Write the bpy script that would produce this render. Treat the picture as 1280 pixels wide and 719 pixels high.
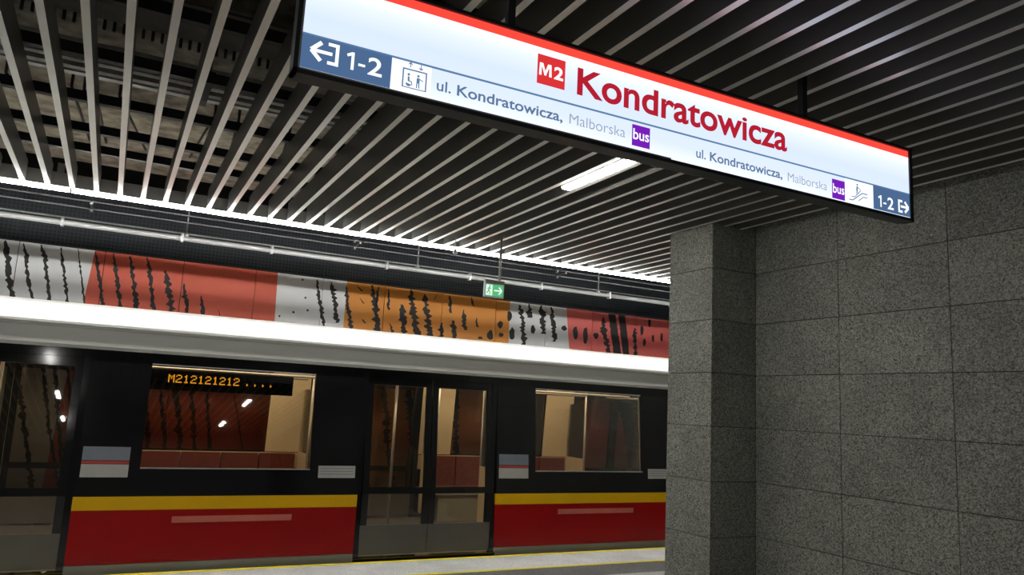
import bpy, math, random
from mathutils import Matrix, Vector
random.seed(7)
for o in list(bpy.data.objects): bpy.data.objects.remove(o)
S = bpy.context.scene
COL = S.collection

# ------------------------------------------------------------------ camera, world, exposure
cam_d = bpy.data.cameras.new('camera'); cam = bpy.data.objects.new('camera', cam_d); COL.objects.link(cam)
RT = Vector((0.88310, -0.46650, 0.05014)); DN = Vector((0.11666, 0.11481, -0.98651)); FW = Vector((0.45445, 0.87704, 0.15581))
cam.matrix_world = Matrix(((RT.x, -DN.x, -FW.x, 0), (RT.y, -DN.y, -FW.y, 0), (RT.z, -DN.z, -FW.z, 1.7), (0, 0, 0, 1)))
cam_d.sensor_fit = 'HORIZONTAL'; cam_d.sensor_width = 36; cam_d.lens = 26.68; cam_d.clip_start = 0.02
S.camera = cam
W = bpy.data.worlds.new('station_air'); S.world = W; W.use_nodes = True
W.node_tree.nodes['Background'].inputs[0].default_value = (0.9, 0.95, 1.0, 1)
W.node_tree.nodes['Background'].inputs[1].default_value = 0.08
S.view_settings.view_transform = 'Standard'; S.view_settings.look = 'None'
S.view_settings.gamma = 1.0; S.view_settings.use_curve_mapping = False
S.view_settings.exposure = 0.0

LED_STRIP = 26.0      # radiance of the cove strip towards the platform
LED_TRACK_FILL = 105.0     # radiance of the fill face added to brighten mural and platform edge
LAMP = 74.0           # radiance of the ceiling lamps
SIGN = 1.17           # radiance of the backlit sign

# ------------------------------------------------------------------ materials
MATS = {}
def mat(name, col, rough=0.5, metal=0.0, var=0.0, scale=8.0, bump=0.0, coat=0.0, spec=0.5):
    m = bpy.data.materials.new(name); m.use_nodes = True; MATS[name] = m
    nt = m.node_tree; b = nt.nodes['Principled BSDF']
    b.inputs['Base Color'].default_value = (*col, 1); b.inputs['Roughness'].default_value = rough
    b.inputs['Metallic'].default_value = metal; b.inputs['Coat Weight'].default_value = coat
    b.inputs['Specular IOR Level'].default_value = spec
    if var or bump:
        tc = nt.nodes.new('ShaderNodeTexCoord'); n = nt.nodes.new('ShaderNodeTexNoise')
        n.inputs['Scale'].default_value = scale; n.inputs['Detail'].default_value = 5
        nt.links.new(tc.outputs['Object'], n.inputs['Vector'])
        if var:
            r = nt.nodes.new('ShaderNodeValToRGB')
            r.color_ramp.elements[0].position = 0.3; r.color_ramp.elements[1].position = 0.7
            r.color_ramp.elements[0].color = (*[c * (1 - var) for c in col], 1)
            r.color_ramp.elements[1].color = (*[min(1, c * (1 + var)) for c in col], 1)
            nt.links.new(n.outputs['Fac'], r.inputs['Fac']); nt.links.new(r.outputs['Color'], b.inputs['Base Color'])
        if bump:
            bp = nt.nodes.new('ShaderNodeBump'); bp.inputs['Strength'].default_value = bump; bp.inputs['Distance'].default_value = 0.01
            nt.links.new(n.outputs['Fac'], bp.inputs['Height']); nt.links.new(bp.outputs['Normal'], b.inputs['Normal'])
    return m
def emit(name, col, strength):
    m = bpy.data.materials.new(name); m.use_nodes = True; MATS[name] = m
    nt = m.node_tree; nt.nodes.remove(nt.nodes['Principled BSDF'])
    e = nt.nodes.new('ShaderNodeEmission'); e.inputs[0].default_value = (*col, 1); e.inputs[1].default_value = strength
    nt.links.new(e.outputs[0], nt.nodes['Material Output'].inputs[0])
    return m
def granite(name, dark, light, scale=115.0):
    m = bpy.data.materials.new(name); m.use_nodes = True; MATS[name] = m
    nt = m.node_tree; N = nt.nodes.new; L = nt.links.new; b = nt.nodes['Principled BSDF']
    tc = N('ShaderNodeTexCoord'); oi = N('ShaderNodeObjectInfo')
    sc = N('ShaderNodeMath'); sc.operation = 'MULTIPLY'; sc.inputs[1].default_value = 37.0
    L(oi.outputs['Random'], sc.inputs[0])
    ad = N('ShaderNodeVectorMath'); ad.operation = 'ADD'
    L(tc.outputs['Object'], ad.inputs[0]); L(sc.outputs[0], ad.inputs[1])
    v = N('ShaderNodeTexVoronoi'); v.inputs['Scale'].default_value = scale; L(ad.outputs[0], v.inputs['Vector'])
    bw = N('ShaderNodeRGBToBW'); L(v.outputs['Color'], bw.inputs[0])
    n = N('ShaderNodeTexNoise'); n.inputs['Scale'].default_value = 55; n.inputs['Detail'].default_value = 4; L(ad.outputs[0], n.inputs['Vector'])
    mx = N('ShaderNodeMath'); mx.operation = 'MULTIPLY_ADD'; mx.inputs[1].default_value = 0.62; L(bw.outputs[0], mx.inputs[0])
    n2 = N('ShaderNodeMath'); n2.operation = 'MULTIPLY'; n2.inputs[1].default_value = 0.4; L(n.outputs['Fac'], n2.inputs[0]); L(n2.outputs[0], mx.inputs[2])
    r = N('ShaderNodeValToRGB'); e = r.color_ramp.elements
    e[0].position = 0.22; e[0].color = (*dark, 1); e[1].position = 0.8; e[1].color = (*light, 1)
    q = e.new(0.93); q.color = (0.75, 0.74, 0.7, 1)
    L(mx.outputs[0], r.inputs['Fac'])
    # slow mottling and slab-to-slab tone
    n3 = N('ShaderNodeTexNoise'); n3.inputs['Scale'].default_value = 2.3; n3.inputs['Detail'].default_value = 4; L(ad.outputs[0], n3.inputs['Vector'])
    mr = N('ShaderNodeMapRange'); mr.inputs[1].default_value = 0.3; mr.inputs[2].default_value = 0.7; mr.inputs[3].default_value = 0.82; mr.inputs[4].default_value = 1.14
    L(n3.outputs['Fac'], mr.inputs[0])
    tn = N('ShaderNodeMapRange'); tn.inputs[3].default_value = 0.9; tn.inputs[4].default_value = 1.08; L(oi.outputs['Random'], tn.inputs[0])
    mm = N('ShaderNodeMath'); mm.operation = 'MULTIPLY'; L(mr.outputs[0], mm.inputs[0]); L(tn.outputs[0], mm.inputs[1])
    vm = N('ShaderNodeVectorMath'); vm.operation = 'SCALE'; L(r.outputs['Color'], vm.inputs[0]); L(mm.outputs[0], vm.inputs['Scale'])
    L(vm.outputs[0], b.inputs['Base Color']); b.inputs['Roughness'].default_value = 0.62
    return m
def perforated(name):
    m = bpy.data.materials.new(name); m.use_nodes = True; MATS[name] = m
    nt = m.node_tree; N = nt.nodes.new; L = nt.links.new; b = nt.nodes['Principled BSDF']
    tc = N('ShaderNodeTexCoord'); s = N('ShaderNodeVectorMath'); s.operation = 'SCALE'; s.inputs['Scale'].default_value = 1 / 0.05
    L(tc.outputs['Object'], s.inputs[0]); fr = N('ShaderNodeVectorMath'); fr.operation = 'FRACTION'; L(s.outputs[0], fr.inputs[0])
    sp = N('ShaderNodeSeparateXYZ'); L(fr.outputs[0], sp.inputs[0])
    def band(sock):
        a = N('ShaderNodeMath'); a.operation = 'SUBTRACT'; a.inputs[1].default_value = 0.5; L(sock, a.inputs[0])
        c = N('ShaderNodeMath'); c.operation = 'ABSOLUTE'; L(a.outputs[0], c.inputs[0])
        d = N('ShaderNodeMath'); d.operation = 'LESS_THAN'; d.inputs[1].default_value = 0.3; L(c.outputs[0], d.inputs[0]); return d
    x = band(sp.outputs[0]); z = band(sp.outputs[2])
    mu = N('ShaderNodeMath'); mu.operation = 'MULTIPLY'; L(x.outputs[0], mu.inputs[0]); L(z.outputs[0], mu.inputs[1])
    mx = N('ShaderNodeMix'); mx.data_type = 'RGBA'; L(mu.outputs[0], mx.inputs[0])
    mx.inputs[6].default_value = (0.023, 0.033, 0.044, 1); mx.inputs[7].default_value = (0.004, 0.005, 0.007, 1)
    L(mx.outputs[2], b.inputs['Base Color']); b.inputs['Roughness'].default_value = 0.45
    bp = N('ShaderNodeBump'); bp.inputs['Strength'].default_value = 0.4; bp.inputs['Distance'].default_value = 0.01; bp.invert = True
    L(mu.outputs[0], bp.inputs['Height']); L(bp.outputs[0], b.inputs['Normal'])
    return m
def glass(name, tint, ior=1.55, rough=0.02):
    m = bpy.data.materials.new(name); m.use_nodes = True; MATS[name] = m
    nt = m.node_tree; N = nt.nodes.new; L = nt.links.new; nt.nodes.remove(nt.nodes['Principled BSDF'])
    f = N('ShaderNodeFresnel'); f.inputs[0].default_value = ior
    t = N('ShaderNodeBsdfTransparent'); t.inputs[0].default_value = (*tint, 1)
    g = N('ShaderNodeBsdfGlossy'); g.inputs['Roughness'].default_value = rough
    mx = N('ShaderNodeMixShader'); L(f.outputs[0], mx.inputs[0]); L(t.outputs[0], mx.inputs[1]); L(g.outputs[0], mx.inputs[2])
    L(mx.outputs[0], nt.nodes['Material Output'].inputs[0]); return m

granite('granite_wall', (0.033, 0.035, 0.029), (0.36, 0.365, 0.315))
granite('granite_floor', (0.3, 0.3, 0.3), (0.62, 0.62, 0.6))
granite('granite_edge', (0.5, 0.5, 0.5), (0.85, 0.85, 0.84))
granite('granite_dark', (0.07, 0.07, 0.07), (0.2, 0.2, 0.2))
perforated('perforated_steel')
mat('joint', (0.018, 0.018, 0.016), 0.9, var=.2)
mat('slat_paint', (0.86, 0.85, 0.80), 0.28, .42, var=.04, scale=4)
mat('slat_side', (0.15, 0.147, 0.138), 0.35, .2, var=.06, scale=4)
mat('black_steel', (0.012, 0.012, 0.013), 0.55, var=.2)
mat('concrete', (0.30, 0.265, 0.205), 0.9, var=.5, scale=7, bump=.5)
mat('fascia_grey', (0.42, 0.42, 0.40), 0.6, var=.06)
mat('anthracite', (0.035, 0.037, 0.04), 0.4, var=.15)
mat('galvanised', (0.55, 0.56, 0.56), 0.35, .85, var=.12, scale=20)
mat('pipe_paint', (0.48, 0.49, 0.49), 0.35, .3, var=.08)
mat('cable_black', (0.02, 0.02, 0.022), 0.5, var=.2)
mat('tray_zinc', (0.42, 0.41, 0.38), 0.5, .3, var=.2, scale=15)
mat('aluminium', (0.7, 0.71, 0.72), 0.3, .9, var=.05)
mat('sign_black', (0.01, 0.012, 0.016), 0.35, var=.1)
mat('white_plate', (0.8, 0.8, 0.8), 0.5, var=.03)
mat('yellow_paint', (0.90, 0.78, 0.02), 0.55, var=.08, scale=12)
mat('panel_white', (0.80, 0.82, 0.83), 0.5, var=.02, scale=2)
mat('panel_red', (0.74, 0.125, 0.07), 0.5, var=.03, scale=2)
mat('panel_orange', (0.76, 0.29, 0.035), 0.5, var=.03, scale=2)
mat('panel_pink', (0.80, 0.16, 0.14), 0.5, var=.03, scale=2)
mat('ink', (0.02, 0.02, 0.02), 0.6, var=.2)
mat('train_white', (0.70, 0.70, 0.665), 0.3, var=.02, scale=3, coat=.3)
mat('train_black', (0.007, 0.007, 0.008), 0.08, var=.1)
mat('train_red', (0.30, 0.0, 0.001), 0.3, var=.05, scale=2, spec=.25)
mat('train_yellow', (0.70, 0.40, 0.0), 0.35, var=.03, scale=2, spec=.3)
mat('train_grey', (0.33, 0.33, 0.29), 0.4, var=.06, scale=3)
mat('kick_grey', (0.11, 0.10, 0.085), 0.35, .2, var=.1, scale=3)
mat('void_tray', (0.10, 0.09, 0.075), 0.95, var=.2)
mat('train_steel', (0.5, 0.5, 0.48), 0.3, .8, var=.08)
mat('lettering', (0.55, 0.14, 0.10), 0.4, var=.08)
mat('sticker_white', (0.36, 0.35, 0.32), 0.5, var=.04)
mat('sticker_blue', (0.16, 0.18, 0.21), 0.5, var=.05)
mat('sticker_red', (0.40, 0.04, 0.03), 0.5, var=.05)
mat('interior_beige', (0.62, 0.50, 0.34), 0.5, var=.06, scale=3)
mat('interior_floor', (0.10, 0.09, 0.08), 0.6, var=.2)
mat('seat_fabric', (0.13, 0.022, 0.016), 0.8, var=.3, scale=30)
mat('handrail', (0.45, 0.42, 0.38), 0.35, .6, var=.05)
mat('ballast', (0.12, 0.11, 0.10), 0.9, var=.4, scale=12, bump=.6)
glass('train_glass', (0.80, 0.78, 0.74), 1.6)
glass('screen_glass', (0.85, 0.87, 0.87))
emit('led_white', (1.0, 0.99, 0.95), LED_STRIP)
emit('led_track_fill', (1.0, 0.99, 0.95), LED_TRACK_FILL)
emit('lamp_white', (1.0, 0.98, 0.93), LAMP)
emit('car_lamp', (1.0, 0.80, 0.52), 13.0)
m = emit('sign_lit', (0.70, 0.79, 1.15), SIGN)          # edge-lit panel: brighter along its top and bottom edges
N_ = m.node_tree.nodes; tc_ = N_.new('ShaderNodeTexCoord'); sx_ = N_.new('ShaderNodeSeparateXYZ'); r_ = N_.new('ShaderNodeValToRGB')
mr_ = N_.new('ShaderNodeMapRange'); mr_.inputs[1].default_value = 2.88; mr_.inputs[2].default_value = 3.242
m.node_tree.links.new(tc_.outputs['Object'], sx_.inputs[0]); m.node_tree.links.new(sx_.outputs[2], mr_.inputs[0]); m.node_tree.links.new(mr_.outputs[0], r_.inputs[0])
r_.color_ramp.elements[0].color = (0.86, 0.92, 1.1, 1); r_.color_ramp.elements[1].color = (1.0, 1.0, 1.1, 1)
for p_, c_ in ((.22, (.68, .77, 1.0, 1)), (.6, (.64, .74, 1.0, 1)), (.85, (.76, .84, 1.05, 1))): r_.color_ramp.elements.new(p_).color = c_
m.node_tree.links.new(r_.outputs[0], [n for n in N_ if n.type == 'EMISSION'][0].inputs[0])
emit('sign_white', (0.97, 0.99, 1.0), SIGN)
emit('sign_redband', (1.0, 0.075, 0.05), 0.85 * SIGN)
emit('sign_red', (0.40, 0.012, 0.025), SIGN)
emit('sign_redbox', (0.62, 0.03, 0.035), SIGN)
emit('sign_blue', (0.065, 0.125, 0.25), SIGN)
emit('sign_line', (0.10, 0.19, 0.33), SIGN)
emit('sign_text', (0.10, 0.165, 0.27), SIGN)
emit('sign_thin', (0.26, 0.30, 0.36), SIGN)
emit('sign_purple', (0.16, 0.012, 0.42), SIGN)
emit('exit_green', (0.10, 0.55, 0.22), 0.9)
emit('exit_pale', (0.80, 0.95, 0.85), 1.0)
emit('led_amber', (1.0, 0.42, 0.02), 1.3)

# ------------------------------------------------------------------ mesh helpers
class MB:
    def __init__(s): s.v = []; s.f = []; s.m = []; s.mi = 0; s.sm = []
    def face(s, pts, smooth=False):
        n = len(s.v); s.v += [tuple(p) for p in pts]; s.f.append(tuple(range(n, n + len(pts)))); s.m.append(s.mi); s.sm.append(smooth)
    def box(s, x0, x1, y0, y1, z0, z1):
        n = len(s.v); s.v += [(x, y, z) for x in (x0, x1) for y in (y0, y1) for z in (z0, z1)]
        for q in ((0, 1, 3, 2), (4, 6, 7, 5), (0, 4, 5, 1), (2, 3, 7, 6), (0, 2, 6, 4), (1, 5, 7, 3)):
            s.f.append(tuple(n + i for i in q)); s.m.append(s.mi); s.sm.append(False)
        return s
    def prism_x(s, prof, x0, x1):          # closed YZ outline swept along X
        n = len(s.v); k = len(prof)
        s.v += [(x0, y, z) for y, z in prof] + [(x1, y, z) for y, z in prof]
        for i in range(k):
            j = (i + 1) % k; s.f.append((n + i, n + j, n + k + j, n + k + i)); s.m.append(s.mi); s.sm.append(False)
        s.f.append(tuple(n + i for i in range(k))[::-1]); s.m.append(s.mi); s.sm.append(False)
        s.f.append(tuple(n + k + i for i in range(k))); s.m.append(s.mi); s.sm.append(False)
        return s
    def prism_y(s, prof, y0, y1):          # closed XZ outline with thickness in Y
        n = len(s.v); k = len(prof)
        s.v += [(x, y0, z) for x, z in prof] + [(x, y1, z) for x, z in prof]
        for i in range(k):
            j = (i + 1) % k; s.f.append((n + i, n + j, n + k + j, n + k + i)); s.m.append(s.mi); s.sm.append(False)
        s.f.append(tuple(n + i for i in range(k))[::-1]); s.m.append(s.mi); s.sm.append(False)
        s.f.append(tuple(n + k + i for i in range(k))); s.m.append(s.mi); s.sm.append(False)
        return s
    def tube(s, p0, p1, r, n=12, r1=None):
        p0 = Vector(p0); p1 = Vector(p1); d = (p1 - p0).normalized()
        a = d.orthogonal().normalized(); b = d.cross(a); r1 = r if r1 is None else r1; o = len(s.v)
        for p, rr in ((p0, r), (p1, r1)):
            for i in range(n):
                t = 2 * math.pi * i / n; s.v.append(tuple(p + a * math.cos(t) * rr + b * math.sin(t) * rr))
        for i in range(n):
            j = (i + 1) % n; s.f.append((o + i, o + j, o + n + j, o + n + i)); s.m.append(s.mi); s.sm.append(True)
        s.f.append(tuple(o + i for i in range(n))[::-1]); s.m.append(s.mi); s.sm.append(False)
        s.f.append(tuple(o + n + i for i in range(n))); s.m.append(s.mi); s.sm.append(False)
        return s
    def ball(s, c, r, n=12, k=8):
        o = len(s.v)
        for i in range(k + 1):
            t = math.pi * i / k
            for j in range(n):
                u = 2 * math.pi * j / n; s.v.append((c[0] + r * math.sin(t) * math.cos(u), c[1] + r * math.sin(t) * math.sin(u), c[2] + r * math.cos(t)))
        for i in range(k):
            for j in range(n):
                q = (j + 1) % n; s.f.append((o + i * n + j, o + (i + 1) * n + j, o + (i + 1) * n + q, o + i * n + q)); s.m.append(s.mi); s.sm.append(True)
        return s
    def mesh(s, name, mats):
        me = bpy.data.meshes.new(name); me.from_pydata(s.v, [], s.f); me.update()
        for m in (mats if isinstance(mats, (list, tuple)) else [mats]): me.materials.append(MATS[m])
        me.polygons.foreach_set('material_index', s.m); me.polygons.foreach_set('use_smooth', s.sm)
        return me
    def build(s, name, mats, parent=None):
        return link(name, s.mesh(name, mats), parent)
def link(name, data, parent=None, loc=(0, 0, 0)):
    o = bpy.data.objects.new(name, data); COL.objects.link(o); o.location = loc
    if parent is not None:
        o.parent = parent
        if data is not None or True: o.location = Vector(loc) - Vector(parent.get('origin', (0, 0, 0)))
    return o
def thing(name, label, cat, loc=(0, 0, 0), group=None):
    o = bpy.data.objects.new(name, None); COL.objects.link(o); o.location = loc
    o.empty_display_size = 0.1; o['origin'] = loc
    return tag(o, label, cat, group)
def tag(o, label, cat, group=None):
    o['label'] = label; o['category'] = cat
    if group: o['group'] = group
    return o
def struct(o, label=None, cat=None):
    o['kind'] = 'structure'
    if label: o['label'] = label
    if cat: o['category'] = cat
    return o
def bx(*a): return MB().box(*a)
def piece(mb, name, m, t):
    o = mb.build(name, m, t); l = t['origin']; o.location = (-l[0], -l[1], -l[2]); return o

# ------------------------------------------------------------------ setting: floor, track bed
CEIL = 3.5; XL, XR, YB = -13.0, 14.0, -12.0
floor = struct(bx(XL, XR, YB, 8.13, -1.1, -0.004).build('floor', 'granite_floor'), 'pale granite platform floor beside the train', 'floor')
bx(XL, XR, YB, 6.93, -0.004, 0.0).build('paving', 'granite_floor', floor)
bx(XL, XR, 6.93, 7.395, -0.004, 0.0).build('dark_band', 'granite_dark', floor)
bx(XL, XR, 7.395, 7.45, -0.004, 0.002).build('yellow_line', 'yellow_paint', floor)
bx(XL, XR, 7.45, 8.06, -0.004, 0.0).build('edge_paving', 'granite_edge', floor)
bx(XL, XR, 8.06, 8.13, -0.004, 0.002).build('yellow_line', 'yellow_paint', floor)
struct(bx(XL, XR, 8.13, 11.75, -1.3, -1.1).build('floor_track_bed', 'ballast'), 'grey track bed below the platform edge', 'track bed')

# ------------------------------------------------------------------ track wall, perforated panels
PJ = [round(-0.248 + 1.003 * k, 3) for k in range(-9, 14)]      # panel joints
wt = struct(bx(XL, XR, 11.74, 11.95, -1.3, 4.4).build('wall_track', 'joint'), 'dark wall behind the train and the painted panels', 'wall')
for x in PJ[:-1]:
    w = 1.003
    bx(0.004, w - 0.004, 11.705, 11.74, 3.545, 4.395).build('perforated_panel', 'perforated_steel', wt).location = (x, 0, 0)

# ------------------------------------------------------------------ painted mural on the track wall
MT, MBT = 3.53, -0.9
bound = [(-9.4, -9.4, 'panel_white'), (-0.377, -0.70, 'panel_red'), (2.065, 2.19, 'panel_white'), (3.132, 3.15, 'panel_orange'),
         (6.04, 6.09, 'panel_white'), (7.2, 7.75, 'panel_pink'), (10.6, 10.6, 'panel_white'), (20, 20, '')]
mural = thing('wall_mural', 'long painted mural of white, red and orange panels with black bark-like strokes', 'mural', (0, 11.70, 0))
PM = ['panel_white', 'panel_red', 'panel_orange', 'panel_pink']
def clip(poly, a, b, keep_right):          # clip an XZ polygon by the line through a (top) and b (bottom)
    def side(p): return ((p[0] - (a[0] + (b[0] - a[0]) * (p[1] - a[1]) / (b[1] - a[1])))) * (1 if keep_right else -1)
    out = []
    for i in range(len(poly)):
        p, q = poly[i], poly[(i + 1) % len(poly)]; sp, sq = side(p), side(q)
        if sp >= 0: out.append(p)
        if (sp > 0 and sq < 0) or (sp < 0 and sq > 0):
            t = sp / (sp - sq); out.append((p[0] + (q[0] - p[0]) * t, p[1] + (q[1] - p[1]) * t))
    return out
for x in PJ[:-1]:
    x0, x1 = x + 0.005, x + 0.998
    mb = MB(); rect = [(x0, MT), (x0, MBT), (x1, MBT), (x1, MT)]
    for (a, b, m), (c, d, _) in zip(bound, bound[1:]):
        pl = clip(clip(rect, (a, MT), (b, MBT), True), (c, MT), (d, MBT), False)
        if len(pl) > 2 and max(p[0] for p in pl) - min(p[0] for p in pl) > 0.002:
            mb.mi = PM.index(m); mb.prism_y(pl, 11.70, 11.738)
    mb.build('mural_panel', PM, mural)
STROKES = [(0.062, [(-1.41, 3.52), (-1.37, 3.33), (-1.31, 3.06), (-1.25, 2.83)]), (0.045, [(-1.21, 3.51), (-1.16, 3.36), (-1.11, 3.09), (-1.03, 2.82)]),
 (0.05, [(-1.01, 3.52), (-0.94, 3.32), (-0.88, 3.05), (-0.83, 2.81)]), (0.038, [(-0.78, 3.52), (-0.73, 3.28), (-0.66, 3.0), (-0.62, 2.82)]),
 (0.024, [(-0.58, 3.52), (-0.5, 3.17), (-0.42, 2.82)]), (0.044, [(-0.37, 3.51), (-0.28, 3.16), (-0.21, 2.82)]), (0.051, [(-0.15, 3.52), (-0.08, 3.22), (0.01, 2.83)]),
 (0.065, [(0.05, 3.51), (0.14, 3.17), (0.22, 2.81)]), (0.053, [(0.27, 3.52), (0.35, 3.2), (0.43, 2.82)]), (0.081, [(0.52, 3.37), (0.59, 3.11), (0.66, 2.81)]),
 (0.062, [(0.78, 3.21), (0.83, 2.99), (0.87, 2.82)]), (0.049, [(1.03, 3.06), (1.06, 2.9), (1.08, 2.77)]), (0.021, [(1.28, 2.89), (1.3, 2.83)]),
 (0.052, [(2.66, 3.5), (2.72, 3.2), (2.78, 3.0), (2.82, 2.82)]), (0.082, [(2.88, 3.49), (2.95, 3.22), (3.03, 2.86)]), (0.058, [(3.13, 3.45), (3.18, 3.12), (3.26, 2.82)]),
 (0.051, [(3.29, 3.49), (3.38, 3.4)]), (0.051, [(3.36, 3.29), (3.43, 3.21)]), (0.059, [(3.42, 2.96), (3.48, 2.9)]), (0.095, [(3.54, 3.52), (3.62, 3.17), (3.69, 2.82)]),
 (0.043, [(3.65, 3.51), (3.63, 3.17)]), (0.044, [(3.82, 3.49), (3.84, 3.15)]), (0.062, [(3.88, 2.94), (3.93, 2.82)]), (0.099, [(4.06, 3.26), (4.13, 2.83)]),
 (0.109, [(4.2, 3.525), (4.26, 3.2), (4.36, 2.82)]), (0.102, [(4.44, 3.48), (4.51, 3.13), (4.58, 2.82)]), (0.037, [(4.66, 3.5), (4.62, 3.4)]), (0.085, [(4.78, 3.03), (4.78, 2.82)]),
 (0.057, [(4.89, 3.51), (4.93, 3.21)]), (0.105, [(4.99, 3.09), (5.02, 2.82)]), (0.068, [(5.16, 3.29), (5.21, 2.95)]), (0.049, [(5.29, 3.52), (5.34, 3.37)]), (0.039, [(5.41, 3.18), (5.43, 3.02)]),
 (0.095, [(6.23, 3.49), (6.31, 3.18), (6.36, 2.8)]), (0.106, [(6.42, 3.525), (6.47, 3.28)]), (0.108, [(6.67, 3.525), (6.74, 3.02)]), (0.088, [(6.88, 3.52), (6.94, 3.19), (6.98, 2.9)]),
 (0.118, [(8.0, 3.44), (8.05, 3.15), (8.15, 2.85)]), (0.17, [(8.2, 3.525), (8.35, 2.84)]), (0.155, [(8.43, 3.525), (8.55, 2.83)]), (0.087, [(8.74, 3.31), (8.78, 2.84)])]
BLOBS = [(2.44, 3.47, .016, .018), (2.51, 3.2, .016, .018), (2.35, 2.96, .016, .018), (2.56, 3.01, .016, .018), (2.15, 2.88, .015, .018), (5.87, 3.1, .056, .064), (5.9, 2.93, .051, .036),
 (5.69, 2.9, .06, .09), (5.5, 2.84, .049, .022), (6.04, 3.26, .052, .092), (6.11, 2.97, .057, .114), (6.52, 3.08, .053, .079), (7.17, 3.16, .056, .052), (7.41, 3.09, .057, .129),
 (7.63, 3.05, .057, .168), (7.86, 3.09, .058, .058), (8.91, 3.27, .044, .091), (9.09, 3.44, .041, .085), (8.98, 3.06, .044, .075), (9.18, 3.15, .032, .071), (9.39, 3.18, .032, .092)]
rs = random.Random(3)
def stroke(width, pts, ragged=0.7, taper=True):
    # resample the centre line, give both edges their own raggedness
    L_, R_ = [], []; seg = []
    for (a, b), (c, d) in zip(pts, pts[1:]):
        n = max(2, int(math.hypot(c - a, d - b) / 0.028))
        seg += [(a + (c - a) * i / n, b + (d - b) * i / n) for i in range(n)]
    seg.append(pts[-1]); N = len(seg)
    for i, (x, z) in enumerate(seg):
        h = width * 0.5
        if taper and i < 4: h *= 0.35 + 0.16 * i
        l = h * (1 + ragged * rs.uniform(-1, 1) + (0.9 * ragged if rs.random() < .12 else 0)); r = h * (1 + ragged * rs.uniform(-1, 1) + (0.9 * ragged if rs.random() < .12 else 0))
        L_.append((x - max(l, .003), z)); R_.append((x + max(r, .003), z))
    mb = MB()
    for i in range(N - 1):
        mb.face([(L_[i][0], 11.6985, L_[i][1]), (L_[i + 1][0], 11.6985, L_[i + 1][1]), (R_[i + 1][0], 11.6985, R_[i + 1][1]), (R_[i][0], 11.6985, R_[i][1])])
    mb.build('ink_stroke', 'ink', mural)
for w, pts in STROKES:
    plain = w > 0.15
    p2 = list(pts)
    if pts[-1][1] < 2.86:                   # strokes that run on down behind the train
        (a, b), (c, d) = pts[-2], pts[-1]; k = (c - a) / (d - b); x = c; z = d
        while z > 0.5:
            z -= 0.45; x += -0.45 * k * rs.uniform(.5, 1.2); p2.append((x, z))
    stroke(w * (1 if plain else .82), p2, 0.08 if plain else 0.75, not plain)
for k in range(14):                          # strokes further along the wall
    x = -1.75 - k * 0.24; stroke(0.05 + 0.03 * rs.random(), [(x, 3.52), (x + .15, 2.8), (x + .4, 1.6), (x + .6, .6)])
for x, z, a, b in BLOBS:
    n = 11; pts = []
    for i in range(n):
        t = 2 * math.pi * i / n; q = rs.uniform(.8, 1.18); pts.append((x + a * math.cos(t) * q, 11.6985, z + b * math.sin(t) * q))
    mb = MB(); mb.face(pts); mb.build('ink_blot', 'ink', mural)

# ------------------------------------------------------------------ granite wall on the right and its pilaster
PX, PY0, PY1, WX = 4.85, 5.32, 5.93, 5.397
JZ = [0.155 + 0.4885 * k for k in range(-1, 8)]; JZ[0] = 0.0
wr = struct(bx(WX + 0.03, XR, YB, PY0 + .3, 0, 4.3).build('wall_right', 'joint'), 'grey speckled granite wall beside the platform', 'wall')
pil = struct(bx(PX + 0.03, XR, PY0 + 0.03, PY1, 0, 4.3).build('wall_pilaster', 'joint'), 'grey granite pilaster stepping out at the end of the wall', 'pillar')
JG = 0.0028
_slabs = {}
def slab(name, x0, x1, y0, y1, z0, z1, parent):
    key = (round(x1 - x0, 3), round(y1 - y0, 3), round(z1 - z0, 3))
    if key not in _slabs: _slabs[key] = bx(0, x1 - x0, 0, y1 - y0, 0, z1 - z0).mesh('stone_slab', 'granite_wall')
    o = bpy.data.objects.new(name, _slabs[key]); COL.objects.link(o); o.parent = parent
    o.location = (x0 + rs.uniform(-.0006, .0006), y0, z0); return o
JY = [5.32, 4.378, 3.408] + [3.408 - 0.97 * k for k in range(1, 12)]
for z0, z1 in zip(JZ, JZ[1:]):
    for a, b in zip(JY, JY[1:]):
        slab('stone_slab', WX, WX + .03, b + JG, a - JG, z0 + JG, z1 - JG, wr)
    slab('stone_slab', PX, PX + .03, PY0, PY1, z0 + JG, z1 - JG, pil)
    slab('stone_slab', PX + .03, WX - JG, PY0, PY0 + .03, z0 + JG, z1 - JG, pil)
    for k in range(8): slab('stone_slab', PX + .03 + k * .97, PX + .03 + k * .97 + .966, PY1, PY1 + .03, z0 + JG, z1 - JG, pil)

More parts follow.
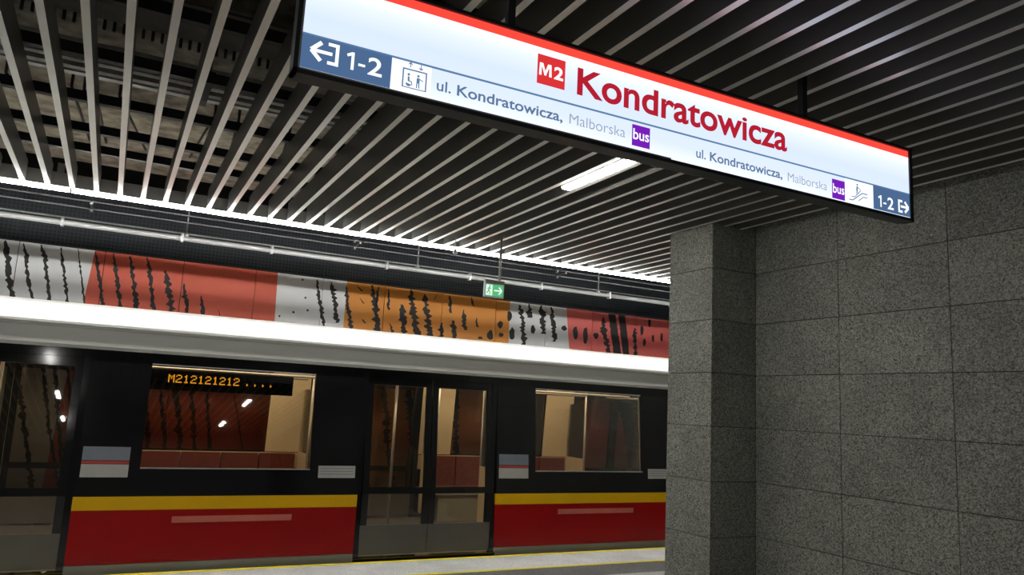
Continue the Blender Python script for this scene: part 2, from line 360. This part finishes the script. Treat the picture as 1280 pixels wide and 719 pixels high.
# ------------------------------------------------------------------ ceiling: concrete slab, slats, carriers, fascia
ceil = struct(bx(XL, XR, YB, 11.95, 4.4, 4.6).build('ceiling', 'concrete'), 'dark concrete ceiling behind long pale slats', 'ceiling')
grid = struct(thing('ceiling_slats', 'long pale-edged ceiling slats on black carrier rails', 'slat ceiling', (0, 0, CEIL)))
SP, SX0, SH, SW = 0.1967, 0.082, 0.19, 0.04
_sl = {}
def slat(x, y0, y1):
    k = (y0, y1)
    if k not in _sl:
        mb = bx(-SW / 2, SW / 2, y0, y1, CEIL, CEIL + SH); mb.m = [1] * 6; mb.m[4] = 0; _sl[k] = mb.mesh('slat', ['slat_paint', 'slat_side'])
    o = bpy.data.objects.new('slat', _sl[k]); COL.objects.link(o); o.parent = grid; o.location = (x, 0, -CEIL)
for k in range(-34, 48):
    x = SX0 + SP * k
    if x < PX - 0.03: slat(x, YB, 7.955)
    elif x < WX - 0.02: slat(x, YB, PY0); slat(x, PY1 + .03, 7.955)
    else: slat(x, PY1 + .03, 7.955)
for y in [-2.6, -1.7, -0.9, 0.0, 0.9, 1.75, 2.6, 3.45, 4.3, 5.14, 5.99, 6.74, 7.32]:
    bx(XL, PX if y < 6 else XR, y - .03, y + .03, CEIL + SH, CEIL + SH + .07).build('carrier_rail', 'black_steel', grid)
edge = struct(thing('trim_1', 'dark ceiling edge beam with pale fascia above the light strip', 'beam', (0, 7.97, CEIL)))
piece(bx(XL, XR, 7.958, 7.985, CEIL + .002, CEIL + .13), 'edge_fascia', 'fascia_grey', edge)
piece(bx(XL, XR, 7.985, 8.07, CEIL, CEIL + .05).box(XL, XR, 8.07, 8.17, CEIL + .04, CEIL + .05).box(XL, XR, 8.10, 8.17, CEIL + .05, 3.80), 'edge_beam', 'anthracite', edge)

# ------------------------------------------------------------------ cove LED strips along the ceiling edge
for k in range(-6, 6):
    x0 = -0.52 + 1.767 * k
    t = thing('led_strip', 'white LED strip segment running along the ceiling edge above the train', 'strip light', (x0, 7.97, 3.49), 'LED strip segments along the ceiling edge')
    bx(x0 + .01, x0 + 1.757, 7.957, 7.985, 3.466, 3.494).build('diffuser', 'led_white', t).location = (-x0, -7.97, -3.49)
    MB().prism_x([(7.957, 3.463), (7.990, 3.463), (7.990, 3.492), (7.985, 3.492), (7.985, 3.466), (7.957, 3.466)], x0 + .01, x0 + 1.757).build('track_fill', 'led_track_fill', t).location = (-x0, -7.97, -3.49)  # added glowing face behind and below the strip, throws extra light on the mural
    bx(x0 - .01, x0 + .01, 7.956, 7.991, 3.462, 3.497).build('end_cap', 'fascia_grey', t).location = (-x0, -7.97, -3.49)

# ------------------------------------------------------------------ linear ceiling lamps set between two slats
def lamp(x, y0, y1, label, group=None):
    t = thing('linear_lamp', label, 'lamp', (x, (y0 + y1) / 2, 3.49), group)
    off = (-x, -(y0 + y1) / 2, -3.49)
    bx(x - .042, x + .042, y0 - .01, y1 + .01, 3.505, 3.56).build('housing', 'white_plate', t).location = off
    bx(x - .035, x + .035, y0, y1, 3.488, 3.505).build('diffuser', 'lamp_white', t).location = off
LX = SX0 + SP * 15.5
lamp(LX, 4.24, 5.17, 'short bright linear lamp set between ceiling slats behind the station sign')
for x, y in ((LX - 4.13, 4.24), (LX - 4.13, 0.1), (LX, -4.0), (LX - 4.13, -4.0), (LX - 8.26, 4.24), (LX - 8.26, .1), (LX, -8.1), (LX - 4.13, -8.1)):  # lamps added out of view to light platform and wall, spacing guessed
    lamp(x, y, y + .93, 'unseen linear lamp added between ceiling slats over the open platform', 'added lamps over the platform')

# ------------------------------------------------------------------ services above the slats
t = thing('cable_tray', 'zinc cable tray with black cables above the ceiling slats', 'cable tray', (0, 6.45, 4.1))
for y in (6.0, 6.16, 6.32, 6.48, 6.60): piece(bx(-10, 5, y, y + .07, 4.12, 4.15), 'tray_bar', 'tray_zinc', t)
for y in (6.1, 6.26, 6.42, 6.57): piece(MB().tube((-10, y, 4.17), (5, y, 4.17), .018, 8), 'cable', 'cable_black', t)
for x in (-3.2, -1.4, .4, 2.2, 4.0): piece(bx(x, x + .05, 5.98, 6.7, 4.09, 4.12).box(x, x + .02, 6.0, 6.02, 4.12, 4.37).box(x, x + .02, 6.66, 6.68, 4.12, 4.37), 'support', 'black_steel', t)
t = thing('cable_tray', 'dark comb-slotted cable tray above the slats nearest the sign', 'cable tray', (0, 5.3, 4.15))
piece(bx(-10, 5, 5.05, 5.6, 4.16, 4.18), 'tray_floor', 'void_tray', t)
for k in range(60): piece(bx(-2 + k * .06, -2 + k * .06 + .02, 5.62, 5.64, 4.1, 4.2), 'tray_rung', 'black_steel', t)
for x in (-3.1, -.9, 1.3, 3.5): piece(bx(x, x + .02, 5.07, 5.09, 4.18, 4.37).box(x, x + .02, 5.56, 5.58, 4.18, 4.37), 'support', 'black_steel', t)
for i, (x, dx) in enumerate(((-.55, .12), (-.46, .10), (-.38, .09), (.1, .02), (-.2, .25), (.55, -.1), (.75, .05), (1.2, .1), (-1.0, .2), (1.7, .1))):
    tag(MB().tube((x, 6.9, 4.1), (x + dx, 8.0, 4.0), .012, 8).tube((x, 6.9, 4.1), (x, 6.9, 4.4), .012, 8).build('cable_drop', 'cable_black'), 'black cable dropping from the concrete above the ceiling slats', 'cable', 'cables above the slats')
tag(bx(-.66, -.60, 8.085, 8.098, 3.66, 3.75).build('label_plate', 'white_plate'), 'small white label plate on the dark beam above the light strip', 'label plate')

# ------------------------------------------------------------------ pipes and conduits over the track
t = thing('overhead_pipe', 'pale pipe with thin conduit hung over the track above the train', 'pipe', (0, 9.5, 3.45))
piece(MB().tube((XL, 9.5, 3.437), (XR, 9.5, 3.468), .03, 14), 'pipe', 'pipe_paint', t)
piece(MB().tube((XL, 9.5, 3.497), (XR, 9.5, 3.528), .009, 8), 'conduit', 'galvanised', t)
for x in (-3.1, -1.9, -.655, .558, 1.577, 3.05, 4.25, 5.4, 6.6, 7.8):
    piece(bx(x - .015, x + .015, 9.465, 9.535, 3.41, 3.505), 'clamp', 'pipe_paint', t)
for x in (-2.4, 0.6, 3.48, 6.4):
    piece(MB().tube((x, 9.5, 3.47), (x, 9.5, 3.62), .011, 8).tube((x, 9.5, 3.62), (x, 9.5, 4.4), .008, 8).ball((x, 9.5, 3.5), .03), 'hanger', 'galvanised', t)
for lab, y, z in (('upper thin dark conduit fixed behind the ceiling edge light', 8.40, 3.485), ('lower thin dark conduit fixed behind the ceiling edge light', 8.40, 3.41)):
    t = thing('conduit', lab, 'conduit', (0, y, z))
    piece(MB().tube((XL, y, z), (XR, y, z + .02), .010, 8), 'tube', 'cable_black', t)
    for x in (-3.0, -.35, 2.3, 5.0, 7.6): piece(bx(x - .012, x + .012, y - .02, y + .02, z - .02, z + .03).box(x - .01, x + .01, 8.17, y, z + .01, z + .025), 'clip', 'black_steel', t)
t = thing('ceiling_sensor', 'small round grey sensor hanging on a stem below the light strip', 'sensor', (3.21, 7.6, 3.35))
piece(MB().tube((3.21, 7.6, 3.38), (3.21, 7.6, 3.53), .006, 8), 'stem', 'galvanised', t)
piece(MB().ball((3.21, 7.6, 3.355), .026), 'head', 'galvanised', t)
piece(MB().tube((3.21, 7.6, 3.375), (3.21, 7.6, 3.39), .018, 10), 'collar', 'galvanised', t)

# ------------------------------------------------------------------ text
def text_mesh(body, x0, z0, width, height, bold=0.0, y=0.0, ref=None, xh=None):
    """letters as a mesh facing -Y: left edge x0, baseline z0, stretched to width; height is the height of ref's glyphs"""
    c = bpy.data.curves.new('txt', 'FONT'); c.body = body; c.size = 1.0; c.offset = bold; c.resolution_u = 6; c.extrude = 0.0
    o = bpy.data.objects.new('txt', c); COL.objects.link(o)
    dg = bpy.context.evaluated_depsgraph_get(); me = bpy.data.meshes.new_from_object(o.evaluated_get(dg))
    c.body = ref or body; dg.update(); mr = bpy.data.meshes.new_from_object(o.evaluated_get(bpy.context.evaluated_depsgraph_get()))
    hz = max(v.co.y for v in mr.vertices); bpy.data.meshes.remove(mr)
    if xh:
        c.body = 'x'; dg.update(); mr = bpy.data.meshes.new_from_object(o.evaluated_get(bpy.context.evaluated_depsgraph_get()))
        xz = max(v.co.y for v in mr.vertices); bpy.data.meshes.remove(mr)
        for v in me.vertices:
            q = v.co.y
            v.co.y = q * (xh * hz / xz) if q < xz else xh * hz + (q - xz) * (hz - xh * hz) / (hz - xz)
    xs = [v.co.x for v in me.vertices]; a, b = min(xs), max(xs)
    for v in me.vertices:
        v.co = (x0 + (v.co.x - a) / (b - a) * width, y, z0 + v.co.y / hz * height)
    bpy.data.objects.remove(o); bpy.data.curves.remove(c)
    return me
def text(name, body, m, parent, *a, **k):
    me = text_mesh(body, *a, **k); me.materials.clear(); me.materials.append(MATS[m])
    o = link(name, me); o.parent = parent; l = parent.get('origin', (0, 0, 0)); o.location = (-l[0], -l[1], -l[2]); return o

# ------------------------------------------------------------------ hanging station sign
sg = thing('station_sign', 'long backlit hanging sign reading M2 Kondratowicza with a red top band', 'sign', (2.2, 2.74, 2.86))
YF = 2.70
fx0, fx1, fz0, fz1 = 0.455, 3.962, 2.862, 3.296
piece(bx(fx0 + .012, fx1 - .012, YF + .012, YF + .085, fz0 + .003, fz1 - .003), 'housing', 'sign_black', sg)
fr = MB().box(fx0, fx0 + .016, YF - .008, YF + .06, fz0, fz1).box(fx1 - .024, fx1, YF - .008, YF + .06, fz0, fz1)
fr.box(fx0, fx1, YF - .008, YF + .06, fz0, fz0 + .018).box(fx0, fx1, YF - .012, YF + .06, fz1 - .016, fz1)
piece(fr, 'frame', 'sign_black', sg)
piece(bx(fx0 + .016, fx0 + .024, YF - .004, YF + .012, fz0 + .018, fz1 - .016).box(fx0 + .016, 2.2, YF - .004, YF + .012, fz0 + .018, fz0 + .026), 'inner_bead', 'aluminium', sg)
px0, px1, pz0, pz1 = fx0 + .024, fx1 - .024, fz0 + .02, fz1 - .016
piece(bx(px0, px1, YF, YF + .012, pz0, 3.242), 'light_panel', 'sign_lit', sg)
piece(bx(px0, px1, YF, YF + .012, 3.242, pz1), 'red_band', 'sign_redband', sg)
def flat(mb_pts, name, m, dy=.001, parent=sg):
    mb = MB()
    for pts in mb_pts: mb.face([(x, YF - dy, z) for x, z in pts])
    return piece(mb, name, m, parent)
def rect(x0, x1, z0, z1): return [(x0, z0), (x1, z0), (x1, z1), (x0, z1)]
DZ = 3.022
flat([rect(px0, px1, DZ - .0045, DZ + .0045)], 'divider_line', 'sign_line')
flat([rect(px0, .824, pz0 + .008, DZ - .0)], 'blue_field', 'sign_blue')
flat([rect(.826, .99, pz0 + .008, DZ - .003)], 'white_field', 'sign_white', .0008)
flat([rect(3.395, 3.622, pz0 + .004, DZ - .003)], 'white_field', 'sign_white', .0008)
flat([rect(3.624, px1, pz0 + .004, DZ)], 'blue_field', 'sign_blue')
flat([rect(1.467, 1.607, 3.077, 3.211)], 'red_field', 'sign_redbox')
flat([[(1.476, 3.117), (1.488, 3.117), (1.488, 3.153), (1.4915, 3.153), (1.503, 3.119), (1.511, 3.119), (1.5225, 3.153), (1.526, 3.153), (1.526, 3.117), (1.539, 3.117), (1.536, 3.173), (1.519, 3.173), (1.507, 3.138), (1.495, 3.173), (1.478, 3.173)]], 'line_letter', 'sign_white', .002)
text('line_number', '2', 'sign_white', sg, 1.551, 3.117, .046, .056, bold=.03, y=YF - .002)
text('station_name', 'Kondratowicza', 'sign_red', sg, 1.670, 3.078, 1.288, .122, bold=.022, y=YF - .002, ref='K', xh=.745)
def exit_no(x, z, w, h):
    t_ = h * .16; r = x + w * .21
    flat([[(r - t_, z), (r, z), (r, z + h), (r - t_ * .8, z + h), (x, z + h * .84), (x + .004, z + h * .70), (r - t_, z + h * .80)]], 'exit_number', 'sign_white', .002)
    flat([rect(x + w * .33, x + w * .52, z + h * .32, z + h * .46)], 'exit_number', 'sign_white', .002)
    text('exit_number', '2', 'sign_white', sg, x + w * .60, z, w * .40, h, bold=.016, y=YF - .002)
def bus(x, z0, z1, w):
    flat([rect(x, x + w, z0, z1)], 'purple_field', 'sign_purple')
    text('bus_word', 'bus', 'sign_white', sg, x + .006, z0 + .032, w - .012, .05, bold=.012, y=YF - .002)
bus(1.974, 2.905, 3.006, .102); bus(3.293, 2.889, 2.996, .1)
text('street_word', 'ul.', 'sign_text', sg, 1.015, 2.931, 0.0617, 0.044, bold=.012, y=YF - .002, ref='l', xh=.70)
text('street_name', 'Kondratowicza,', 'sign_text', sg, 1.1032, 2.931, 0.4998, 0.044, bold=.018, y=YF - .002, ref='l', xh=.70)
text('district_name', 'Malborska', 'sign_thin', sg, 1.638, 2.931, .298, .046, bold=-.008, y=YF - .002, ref='l', xh=.70)
text('street_word', 'ul.', 'sign_text', sg, 2.352, 2.924, 0.0601, 0.044, bold=.012, y=YF - .002, ref='l', xh=.70)
text('street_name', 'Kondratowicza,', 'sign_text', sg, 2.4378, 2.924, 0.4862, 0.044, bold=.018, y=YF - .002, ref='l', xh=.70)
text('district_name', 'Malborska', 'sign_thin', sg, 2.962, 2.920, .291, .045, bold=-.008, y=YF - .002, ref='l', xh=.70)
exit_no(.648, 2.926, .140, .070)
exit_no(3.664, 2.905, .130, .067)
def bar(a, b, w):
    dx, dz = b[0] - a[0], b[1] - a[1]; l = math.hypot(dx, dz); nx, nz = -dz / l * w / 2, dx / l * w / 2
    return [(a[0] + nx, a[1] + nz), (b[0] + nx, b[1] + nz), (b[0] - nx, b[1] - nz), (a[0] - nx, a[1] - nz)]
def exit_icon(x, z, s, d, h=.086):            # bracket with an arrow leaving it; d=-1 points left
    w = .013
    q = [bar((x - d * .0 * s, z), (x + d * .075 * s, z), w), bar((x + d * .079 * s, z), (x + d * .042 * s, z + .036 * s), w * 1.2), bar((x + d * .079 * s, z), (x + d * .042 * s, z - .036 * s), w * 1.2)]
    X = x - d * .018 * s; hh = h / 2 * s
    q += [bar((X, z - hh), (X, z + hh), w), bar((X - d * w * -.5 , z + hh - w / 2), (X + d * .035 * s, z + hh - w / 2), w), bar((X, z - hh + w / 2), (X + d * .035 * s, z - hh + w / 2), w)]
    for i, p in enumerate(q): flat([p], 'exit_arrow', 'sign_white', .002 + i * .0002)
exit_icon(.594, 2.966, 1.0, -1); exit_icon(3.855, 2.938, .86, 1)
# lift pictogram
l0, l1, b0, b1 = .870, .972, 2.910, 2.990; w = .006
flat([rect(l0, l0 + w, b0, b1), rect(l1 - w, l1, b0, b1), rect(l0, l1, b1 - w, b1), rect(l0, l1, b0, b0 + w * .7)], 'lift_box', 'sign_line', .002)
flat([bar((.901, 2.996), (.901, 3.016), .004), bar((.901, 3.017), (.893, 3.008), .004), bar((.901, 3.017), (.909, 3.008), .004),
      bar((.945, 2.996), (.945, 3.016), .004), bar((.945, 2.995), (.937, 3.004), .004), bar((.945, 2.995), (.953, 3.004), .004)], 'lift_arrows', 'sign_line', .002)
def disc(x, z, r, n=14): return [(x + r * math.cos(2 * math.pi * i / n), z + r * math.sin(2 * math.pi * i / n)) for i in range(n)]
flat([disc(.896, 2.966, .0055), bar((.896, 2.958), (.897, 2.938), .008), bar((.897, 2.940), (.909, 2.938), .005), bar((.909, 2.939), (.912, 2.924), .004),
      [(.897 + .012 * math.cos(t), 2.929 + .012 * math.sin(t)) for t in (math.radians(a) for a in (170, 200, 230, 260, 290, 320, 350))],
      disc(.936, 2.968, .0055), bar((.936, 2.960), (.936, 2.938), .013), bar((.932, 2.940), (.931, 2.918), .005), bar((.940, 2.940), (.941, 2.918), .005), bar((.940, 2.957), (.957, 2.950), .004)], 'lift_figures', 'sign_line', .002)
# escalator pictogram
flat([disc(3.492, 2.997, .0065), bar((3.492, 2.988), (3.488, 2.962), .012), bar((3.494, 2.984), (3.520, 2.972), .005), bar((3.488, 2.964), (3.486, 2.944), .006), bar((3.491, 2.964), (3.500, 2.948), .005),
      bar((3.425, 2.905), (3.455, 2.905), .006), bar((3.455, 2.905), (3.530, 2.955), .006), bar((3.530, 2.955), (3.575, 2.955), .006),
      bar((3.445, 2.925), (3.470, 2.925), .005), bar((3.470, 2.925), (3.520, 2.968), .005), bar((3.540, 2.935), (3.500, 2.908), .005), bar((3.575, 2.935), (3.540, 2.935), .005)], 'escalator_icon', 'sign_line', .002)
for x in (1.345, 3.125):
    piece(bx(x - .017, x + .017, 2.725, 2.76, fz1 - .004, CEIL + .15), 'hanger_post', 'sign_black', sg)
    piece(bx(x - .045, x + .045, 2.715, 2.77, fz1 - .004, fz1 + .006), 'mounting_plate', 'sign_black', sg)

# ------------------------------------------------------------------ emergency exit sign
ex = thing('exit_sign', 'small green emergency exit sign with running figure and arrow on a pole', 'sign', (3.49, 7.16, 2.84))
piece(bx(3.377, 3.608, 7.145, 7.175, 2.838, 2.985), 'housing', 'white_plate', ex)
piece(MB().prism_y([(3.372, 3.022), (3.388, 2.985), (3.600, 2.985), (3.616, 3.022)], 7.14, 7.18), 'bracket', 'galvanised', ex)
piece(MB().tube((3.555, 7.16, 3.0), (3.555, 7.16, 3.52), .013, 12), 'pole', 'galvanised', ex)
piece(MB().tube((3.555, 7.16, 3.24), (3.555, 7.16, 3.36), .018, 12), 'pole_sleeve', 'galvanised', ex)
def eflat(pl, name, m, dy):
    mb = MB()
    for pts in pl: mb.face([(x, 7.145 - dy, z) for x, z in pts])
    return piece(mb, name, m, ex)
eflat([rect(3.388, 3.598, 2.850, 2.975)], 'green_face', 'exit_green', .002)
eflat([rect(3.392, 3.470, 2.856, 2.969)], 'doorway', 'exit_pale', .003)
eflat([disc(3.438, 2.953, .009), bar((3.436, 2.944), (3.424, 2.908), .016), bar((3.424, 2.910), (3.443, 2.888), .01), bar((3.443, 2.888), (3.436, 2.864), .009), bar((3.424, 2.908), (3.412, 2.885), .01), bar((3.412, 2.885), (3.400, 2.883), .009), bar((3.434, 2.938), (3.455, 2.922), .007), bar((3.432, 2.94), (3.410, 2.925), .007)], 'running_figure', 'exit_green', .004)
eflat([bar((3.490, 2.912), (3.570, 2.912), .016), bar((3.580, 2.912), (3.545, 2.950), .016), bar((3.580, 2.912), (3.545, 2.874), .016)], 'arrow', 'exit_pale', .004)

# ------------------------------------------------------------------ metro train
TY, TW = 8.22, 2.74
tr = thing('metro_train', 'red and black metro train with yellow stripe and white roof at the platform', 'train', (0, TY + TW / 2, -1.1))
def yb(z): return TY + max(0.0, z - 0.69) * 0.085
def lean(mb, x0, x1, z0, z1, off=0.0, th=.04, far=False):
    p = [(yb(z0) + off, z0), (yb(z1) + off, z1), (yb(z1) + off + th, z1), (yb(z0) + off + th, z0)]
    if far: p = [(2 * TY + TW - y, z) for y, z in p]
    return mb.prism_x(p, x0, x1)
TX0, TX1 = -11.2, 12.6
PITCH, DW = 4.36, 1.68
doors = [2.51 + PITCH * k for k in range(-3, 3)]
bays = [d + DW for d in doors[:-1]]          # panel bays between doors: start x
BW = PITCH - DW
def place(o): l = tr['origin']; o.location = (-l[0], -l[1], -l[2]); return o
def sub(mb, name, m, parent): o = mb.build(name, m); o.parent = parent; return o
for far in (False, True):
    for b in bays:
        e = b + BW
        if not far:
            p = piece(lean(MB(), b, e, .075, .56), 'side_panel', 'train_red', tr)
            sub(lean(MB(), b, e, .56, .685, -.001), 'yellow_stripe', 'train_yellow', p)
            sub(lean(MB(), b + .86, b + 2.0, .435, .495, -.003, .002), 'pale_lettering', 'lettering', p)
            sub(lean(MB(), b + .02, e - .02, .076, .10, -.006, .004), 'sill_trim', 'train_red', p)
        else:
            p = piece(lean(MB(), b, e, .05, .70, far=True), 'side_panel', 'train_black', tr)
            piece(lean(MB(), b + .02, e - .02, .72, .93, .045, .01, True), 'inner_lining', 'interior_beige', tr)
        w0, w1, h0, h1 = b + .53, e - .53, .94, 1.95
        mb = MB()
        lean(mb, b, e, .685, h0, 0, .04, far); lean(mb, b, e, h1, 2.05, 0, .04, far); lean(mb, b, w0, h0, h1, 0, .04, far); lean(mb, w1, e, h0, h1, 0, .04, far)
        q = piece(mb, 'window_surround', 'train_black', tr)
        g = lean(MB(), w0, w1, h0, h1, .012, .006, far); sub(g, 'window_pane', 'train_glass', q)
        for z_ in (h0, h1 - .012): sub(lean(MB(), w0, w1, z_, z_ + .012, -.004, .02, far), 'window_gasket', 'train_steel' if not far else 'train_black', q)
        lin = MB(); lean(lin, b, w0, h0, 2.05, .045, .01, far); lean(lin, w1, e, h0, 2.05, .045, .01, far); piece(lin, 'inner_lining', 'interior_beige', tr)
        if not far:
            # notices beside the doors
            n = MB()
            lean(n, b + .03, b + .43, .86, .98, -.003, .002); o = piece(n, 'notice', 'sticker_white', tr)
            sub(lean(MB(), b + .03, b + .43, .985, 1.01, -.003, .002), 'red_bar', 'sticker_red', o)
            sub(lean(MB(), b + .03, b + .43, 1.015, 1.14, -.003, .002), 'blue_bar', 'sticker_blue', o)
            n = lean(MB(), e - .44, e - .04, .86, .985, -.003, .002); o = piece(n, 'notice', 'sticker_white', tr)
            for z in (.895, .925, .955): sub(lean(MB(), e - .42, e - .06, z, z + .008, -.0035, .001), 'text_line', 'sticker_blue', o)
    for d in doors:
        e = d + DW
        mb = MB(); lean(mb, d, d + .06, .03, 2.05, 0, .05, far); lean(mb, e - .06, e, .03, 2.05, 0, .05, far); lean(mb, d + .06, e - .06, 1.97, 2.05, 0, .05, far)
        piece(mb, 'door_frame', 'train_black', tr)
        mid = (d + e) / 2
        for a, c, s in ((d + .06, mid - .004, 1), (mid + .004, e - .06, -1)):
            mb = MB(); lean(mb, a, c, .69, .76, .015, .035, far); lean(mb, a, c, 1.88, 1.97, .015, .035, far)
            for z0, z1 in ((.36, .69), (.76, 1.88)):
                lean(mb, a, a + .07, z0, z1, .015, .035, far); lean(mb, c - .07, c, z0, z1, .015, .035, far)
            df = piece(mb, 'door_leaf', 'train_black', tr)
            sub(lean(MB(), a, c, .05, .36, .015, .035, far), 'kick_panel', 'kick_grey', df)
            g = MB(); lean(g, a + .07, c - .07, .76, 1.88, .025, .006, far); lean(g, a + .07, c - .07, .36, .69, .025, .006, far); sub(g, 'door_glass', 'train_glass', df)
        if not far: piece(bx(d, e, TY - .03, TY + .05, -.03, .03), 'door_sill', 'train_black', tr)
# body shell
for b in bays: piece(bx(b, b + BW, TY, TY + .05, -.12, .07), 'sill_beam', 'train_grey', tr)
def roof_prof():
    o = [(TY + .115, 2.05), (TY + .075, 2.08), (TY + .06, 2.27), (8.30, 2.31), (8.37, 2.40), (8.46, 2.465), (8.62, 2.502), (8.9, 2.532), (9.59, 2.56)]
    o += [(2 * TY + TW - y, z) for y, z in o[-2::-1]]
    return o
rp = roof_prof(); inner = [(TY + TW - .12, 2.16), (TY + .12, 2.16)]
piece(MB().prism_x(rp + inner, doors[0], doors[-1] + DW), 'roof', 'train_white', tr)
piece(MB().prism_x([(TY + .035, 2.268), (TY + .035, 2.290), (TY + .085, 2.308), (TY + .07, 2.268)], doors[0], doors[-1] + DW), 'gutter_rail', 'train_white', tr)
piece(MB().prism_x([(TY + .056, 2.235), (TY + .056, 2.243), (TY + .07, 2.243), (TY + .07, 2.235)], doors[0], doors[-1] + DW), 'roof_seam', 'train_steel', tr)
piece(bx(doors[0], doors[-1] + DW, TY + .05, TY + TW - .05, -.05, .03), 'car_floor', 'interior_floor', tr)
piece(bx(doors[0] + .3, doors[-1] + DW - .3, TY + .35, TY + TW - .35, -.62, -.05), 'underframe', 'anthracite', tr)
for x in (doors[0], doors[-1] + DW - .06): piece(bx(x, x + .06, TY + .05, TY + TW - .05, 0.03, 2.16), 'end_wall', 'interior_beige', tr)
for x in (-9.2, -7.2, 8.6, 10.6):
    for y in (TY + .6, TY + TW - .6): piece(MB().tube((x, y - .06, -.68), (x, y + .06, -.68), .42, 24), 'wheel', 'train_steel', tr)
# inside: ceiling lamps, benches, partitions, poles
for b in bays:
    for y in (TY + .75, TY + TW - .75): piece(bx(b - DW + .1, b + BW - .1, y - .06, y + .06, 2.135, 2.16), 'ceiling_light', 'car_lamp', tr)
    e = b + BW
    for y0, back in ((TY + .14, TY + .06), (TY + TW - .56, TY + TW - .14)):
        s = piece(bx(b + .12, e - .12, y0, y0 + .42, .40, .46).box(b + .2, e - .2, y0 + .05, y0 + .35, .03, .40), 'bench', 'train_grey', tr)
        n = 5; wv = (BW - .24) / n
        for k in range(n):
            x = b + .12 + k * wv
            sub(bx(x + .01, x + wv - .01, y0, y0 + .42, .46, .50).box(x + .01, x + wv - .01, back, back + .08, .50, .92), 'seat', 'seat_fabric', s)
    for x in (b + .06, e - .09):
        for y in (TY + .1, TY + TW - .62):
            q = piece(bx(x, x + .03, y, y + .52, .1, .95), 'partition', 'interior_beige', tr)
            sub(bx(x + .01, x + .02, y, y + .52, .95, 1.8), 'partition_glass', 'screen_glass', q)
            sub(MB().tube((x + .015, y + .52 if y < 9 else y, .03), (x + .015, y + .52 if y < 9 else y, 2.16), .017, 10), 'grab_pole', 'handrail', q)
    for y in (TY + .8, TY + TW - .8): piece(MB().tube((b - DW + .2, y, 1.93), (e - .2, y, 1.93), .016, 10), 'grab_rail', 'handrail', tr)
    piece(MB().tube((b - DW / 2, TY + TW / 2, .03), (b - DW / 2, TY + TW / 2, 2.16), .018, 10), 'grab_pole', 'handrail', tr)
# destination display behind the top of the window
for k, b in enumerate(bays):
    if abs(b - (2.51 - PITCH + DW)) < .01:
        dsp = piece(bx(.30, 1.75, TY + .14, TY + .20, 1.70, 1.90), 'destination_display', 'train_black', tr)
        GL = {'M': '10001 11011 10101 10101 10001 10001 10001', '2': '01110 10001 00001 00110 01000 10000 11111', '1': '00100 01100 00100 00100 00100 00100 01110'}
        mb = MB(); px = .0115; x = .52
        for ch in 'M212121212':
            for r_, row in enumerate(GL[ch].split()):
                for c_, bit in enumerate(row):
                    if bit == '1': mb.face([(x + (c_ + u) * px, TY + .136, 1.845 - (r_ - w_) * px) for u, w_ in ((0, 0), (.92, 0), (.92, .92), (0, .92))])
            x += px * 6
        o = sub(mb, 'amber_text', 'led_amber', dsp); o['label'] = 'amber LED dot text'; o['kind'] = 'stuff'
        mb = MB()
        for x in (1.27, 1.35, 1.43, 1.51): mb.face([(x, TY + .136, 1.775), (x + .018, TY + .136, 1.79), (x, TY + .136, 1.805)])
        sub(mb, 'amber_arrows', 'led_amber', dsp)

# ------------------------------------------------------------------ rest of the station hall, out of view behind the camera
struct(bx(XL, XR, YB - .2, YB, 0, 4.4).build('wall_back', 'fascia_grey'), 'plain grey wall on the far side of the hall', 'wall')
